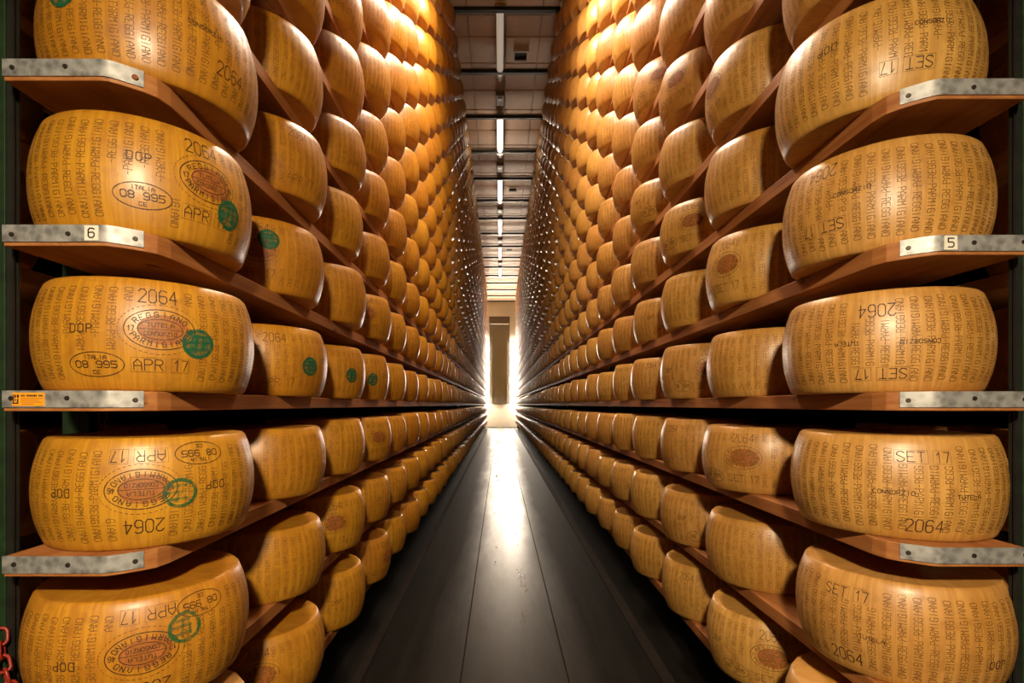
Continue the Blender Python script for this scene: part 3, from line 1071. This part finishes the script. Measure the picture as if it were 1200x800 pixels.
TAGS = {('left', 1): '6', ('right', 1): '5'}
for side, q in SIDES.items():
    s = q['s']
    board_me = prism_mesh('shelf_board', plan(q, q['xi'], q['xo'], q['p'], RACK_END, 0.066), -BOARD, 0, 0.002)
    back_me = prism_mesh('shelf_board', plan(q, q['xo'] + 0.25, q['xo'] + 0.52, q['p'] + 0.06, 7.0, 0.02), -BOARD, 0, 0.002)
    board_me.materials.append(WOOD)
    back_me.materials.append(WOOD_BACK)
    # steel strip bent round the front and the chamfered corner
    xi, xo, p = q['xi'], q['xo'], q['p']
    path = [(s * xo, p)] + [(s * (xi + a * 0.066), p + b * 0.066) for a, b in BEND]
    bm = bmesh.new()
    th = 0.003
    prev = None
    outer = []
    for i, (x, y) in enumerate(path):
        a = path[max(0, i - 1)]
        b = path[min(len(path) - 1, i + 1)]
        d = Vector((b[0] - a[0], b[1] - a[1])).normalized()
        nrm = Vector((d.y, -d.x))
        if nrm.y > 0:
            nrm = -nrm
        outer.append((x + nrm.x * th, y + nrm.y * th))
    ring = path + outer[::-1]
    lo = [bm.verts.new((x, y, -0.0325)) for x, y in ring]
    hi = [bm.verts.new((x, y, 0.0005)) for x, y in ring]
    n = len(ring)
    m = len(path)
    for i in range(m - 1):
        for lst in (lo, hi):
            bm.faces.new((lst[i], lst[i + 1], lst[n - 2 - i], lst[n - 1 - i]))
    for i in range(n):
        j = (i + 1) % n
        bm.faces.new((lo[i], lo[j], hi[j], hi[i]))
    bmesh.ops.recalc_face_normals(bm, faces=bm.faces)
    plate_me = bm_finish(bm, 'edge_plate', True)
    plate_me.set_sharp_from_angle(angle=0.6)
    plate_me.materials.append(PLATE)
    bm = bmesh.new()
    bm_cyl(bm, (0, 0.001, 0), (0, -0.0025, 0), 0.0052, 14, 0.004)
    screw_me = bm_finish(bm, 'screw')
    screw_me.materials.append(SCREW)
    for k in LEVELS:
        z = shelf_z(k)
        b = link('shelf_board', board_me)
        b.location = (0, 0, z)
        if k == 1:
            lab = 'wooden shelf board with the number %s tag on its steel edge' % ('six' if s < 0 else 'five')
        elif k == 0 and s < 0:
            lab = 'wooden shelf board at eye level with the orange sticker on its steel edge'
        else:
            lab = 'wooden shelf board %s in the %s rack' % (shelf_words(side, k), side)
        tag(b, lab, 'shelf', 'wooden shelf boards of the %s rack' % side)
        if -3 <= k <= 3:
            pl = link('edge_plate', plate_me, None, b)
            for xx in (xi + 0.143, xi + 0.250):
                sc = link('screw', screw_me, None, pl)
                sc.location = (s * (xx + random.uniform(-0.004, 0.004)), p - th, -0.016 + random.uniform(-0.003, 0.003))
            sc = link('screw', screw_me, None, pl)
            sc.location = (s * (xi + 0.0327 - 0.0018), p + 0.0281 - 0.0024, -0.018)
            sc.rotation_euler = (0, 0, -s * 0.69)
            if side == 'left' and k == 2:
                sc.data = screw_me.copy()
                sc.data.materials[0] = RUST
                sc.scale = (1.25, 1.25, 1.25)
                sc['label'] = 'rusty screw head'
            if (side, k) in TAGS:
                xt = s * (xi + 0.095)
                tg = box_mesh('number_tag', (-0.0135, -0.0012, -0.0145), (0.0135, 0, 0.0145))
                t = link('number_tag', tg, PAPER, pl)
                t.location = (xt, p - th, -0.016)
                t['label'] = 'white tag with a black %s' % ('6' if s < 0 else '5')
                ch = TAGS[(side, k)]
                v, f = [], []
                for st in G[ch]:
                    for i in range(len(st) - 1):
                        (ax, ay), (bx, by) = st[i], st[i + 1]
                        ax, bx = (ax / 4 - 0.5) * 0.0115, (bx / 4 - 0.5) * 0.0115
                        ay, by = (ay / 6 - 0.5) * 0.018, (by / 6 - 0.5) * 0.018
                        d = Vector((bx - ax, by - ay))
                        if d.length < 1e-6:
                            continue
                        d.normalize()
                        nx, ny = -d.y * 0.0013, d.x * 0.0013
                        ex, ey = d.x * 0.001, d.y * 0.001
                        i0 = len(v)
                        yy = -0.0016
                        v += [(ax - ex + nx, yy, ay - ey + ny), (ax - ex - nx, yy, ay - ey - ny), (bx + ex - nx, yy, by + ey - ny), (bx + ex + nx, yy, by + ey + ny)]
                        f.append((i0, i0 + 1, i0 + 2, i0 + 3))
                nm = bpy.data.meshes.new('number')
                nm.from_pydata(v, [], f)
                # the printed digit belongs to the tag: same object, second material
                bm = bmesh.new()
                bm.from_mesh(tg)
                n0 = len(bm.faces)
                bm.from_mesh(nm)
                bm.faces.ensure_lookup_table()
                for fc in bm.faces[n0:]:
                    fc.material_index = 1
                bm.to_mesh(tg)
                bm.free()
                tg.materials.append(INK_BLACK)
            if side == 'left' and k == 0:
                bm = bmesh.new()
                bm_box(bm, (-0.0315, -0.0012, -0.0130), (0.0315, 0, 0.0130))
                n0 = len(bm.faces)
                # printed emblem and lines of small print
                def pr(x0, x1, z0, z1):
                    bm.faces.new([bm.verts.new(c) for c in ((x0, -0.0016, z0), (x1, -0.0016, z0), (x1, -0.0016, z1), (x0, -0.0016, z1))])
                for a in ((-0.030, -0.0275, -0.009, 0.009), (-0.0275, -0.0215, -0.009, -0.0065), (-0.0215, -0.0185, -0.009, 0.001), (-0.0265, -0.0235, 0.003, 0.009),
                          (-0.0215, -0.0175, 0.003, 0.009), (-0.026, -0.0240, -0.004, 0.001)):
                    pr(*a)
                x = -0.0135
                for wd in (0.002, 0.0016, 0.0022, 0, 0.003, 0.0026, 0.003, 0.0024, 0.003, 0.0026, 0, 0.0022, 0.0016, 0.0026):
                    if wd:
                        pr(x, x + wd, 0.0052, 0.0088)
                    x += (wd or 0.002) + 0.0007
                for zz, x1 in ((0.001, 0.029), (-0.0025, 0.021), (-0.006, 0.027), (-0.0095, 0.012)):
                    pr(-0.0135, x1, zz, zz + 0.0008)
                bm.faces.ensure_lookup_table()
                for fc in bm.faces[n0:]:
                    fc.material_index = 1
                stk = bm_finish(bm, 'orange_sticker')
                stk.materials.append(ORANGE)
                stk.materials.append(INK_BLACK)
                t = link('orange_sticker', stk, None, pl)
                t.location = (-0.918, p - th, -0.0165)
                t['label'] = 'orange printed sticker'
    for k in range(-3, 5):
        b = link('shelf_board', back_me)
        b.location = (0, 0, shelf_z(k))
        tag(b, 'shadowed back-row board, %s, %s rack' % (shelf_words(side, k), side), 'shelf', 'back row shelf boards')

# ------------------------------------------------------------------ rack steel
for side, q in SIDES.items():
    s = q['s']
    rk = empty('storage_rack', (s * (q['xo'] + 0.1), 2.0, 0))
    tag(rk, 'tall dark green steel rack holding the %s shelf boards' % side, 'rack')
    ox, oy = rk.location.x, rk.location.y

    def upright(x0, x1, y0, y1, t=0.006):
        """A channel with its flanges towards the viewer."""
        bm = bmesh.new()
        a, b = sorted((x0, x1))
        bm_box(bm, (a - ox, y0 - oy, 0), (b - ox, y0 + t - oy, CEIL_Z - 0.2))
        xe = b if s > 0 else a
        bm_box(bm, (min(xe, xe - s * t) - ox, y0 + t - oy, 0), (max(xe, xe - s * t) - ox, y1 - oy, CEIL_Z - 0.2))
        bm_box(bm, (a - ox, y1 - t - oy, 0), (b - ox, y1 - oy, CEIL_Z - 0.2))
        return link('upright', bm_finish(bm, 'upright'), GREEN, rk)
    xo = q['xo']
    lo_x, hi_x = sorted((s * (q['xi'] + 0.03), s * 2.05))
    link('light_block_panel', box_mesh('light_block_panel', (lo_x - ox, RACK_END + 0.01 - oy, 0), (hi_x - ox, RACK_END + 0.03 - oy, CEIL_Z - 0.1)), GREEN, rk)  # panel added to stop far-end light leaking behind the rack
    nx = 0.024 if s < 0 else 0.022
    u0 = upright(s * (xo + nx), s * (xo + nx + 0.085), q['p'] + 0.045, q['p'] + 0.06, 0.005)
    u0.data.materials[0] = POST_DARK
    gx = sorted((s * (xo + nx + 0.012) - ox, s * (xo + nx + 0.084) - ox))
    e = link('painted_edge', box_mesh('painted_edge', (gx[0], q['p'] + 0.040 - oy, 0), (gx[1], q['p'] + 0.045 - oy, CEIL_Z - 0.2), 0.001), GREEN, u0)
    e['label'] = 'scuffed green painted strip'
    if s < 0:
        upright(s * (xo + 0.085), s * (xo + 0.15), 1.31, 1.345)
    for i in range(1, 10):
        y = q['d'] + 0.2 + i * 2.65
        upright(s * (xo + 0.05), s * (xo + 0.13), y, y + 0.08)
        if i < 3:
            for k in range(-3, 5):
                link('shelf_arm', box_mesh('shelf_arm', (min(s * (q['xi'] + 0.06), s * (xo + 0.40)) - ox, y + 0.02 - oy, shelf_z(k) - BOARD - 0.022), (max(s * (q['xi'] + 0.06), s * (xo + 0.40)) - ox, y + 0.05 - oy, shelf_z(k) - BOARD)), GREEN, rk)

# ------------------------------------------------------------------ red plastic chains on the left rack
def chain(pts, label):
    t = empty('safety_chain', pts[0])
    tag(t, label, 'chain')
    me = bpy.data.meshes.new('link')
    R, r, n, m = 0.0105, 0.0032, 18, 8
    v, f = [], []
    for i in range(n):
        a = 2 * PI * i / n
        cx, cz = R * math.cos(a), R * math.sin(a) + (0.006 if math.sin(a) > 0 else -0.006)
        for j in range(m):
            b = 2 * PI * j / m
            v.append((cx + r * math.cos(b) * math.cos(a), r * math.sin(b), cz + r * math.cos(b) * math.sin(a)))
    for i in range(n):
        for j in range(m):
            i2, j2 = (i + 1) % n, (j + 1) % m
            f.append((i * m + j, i2 * m + j, i2 * m + j2, i * m + j2))
    me.from_pydata(v, [], f)
    me.polygons.foreach_set('use_smooth', [True] * len(me.polygons))
    me.materials.append(CHAIN_RED)
    P = [Vector(p) for p in pts]
    cum = [0]
    for i in range(len(P) - 1):
        cum.append(cum[-1] + (P[i + 1] - P[i]).length)
    step = 0.0265
    nlink = int(cum[-1] / step)
    for i in range(nlink):
        d = (i + 0.5) * step
        a = max(j for j in range(len(P) - 1) if cum[j] <= d)
        dirn = (P[a + 1] - P[a]).normalized()
        pos = P[a] + dirn * (d - cum[a])
        lk = link('chain_link', me, None, t)
        lk.location = pos - P[0]
        lk.rotation_mode = 'QUATERNION'
        q = dirn.to_track_quat('Z', 'Y')
        from mathutils import Quaternion
        lk.rotation_quaternion = q @ Quaternion((0, 0, 1), (i % 2) * PI / 2 + 0.4)


chain([(-1.075, 1.385, EYE - 0.015), (-1.08, 1.385, EYE - 0.16), (-1.09, 1.385, EYE - 0.30)], 'red chain hanging from the green post under the eye-level shelf')
chain([(-1.010, 1.035, EYE - 0.455), (-0.992, 1.02, EYE - 0.51), (-0.972, 1.015, EYE - 0.56), (-0.962, 1.012, EYE - 0.66), (-0.96, 1.012, EYE - 0.80)], 'red chain draped at the lowest front corner of the left rack')
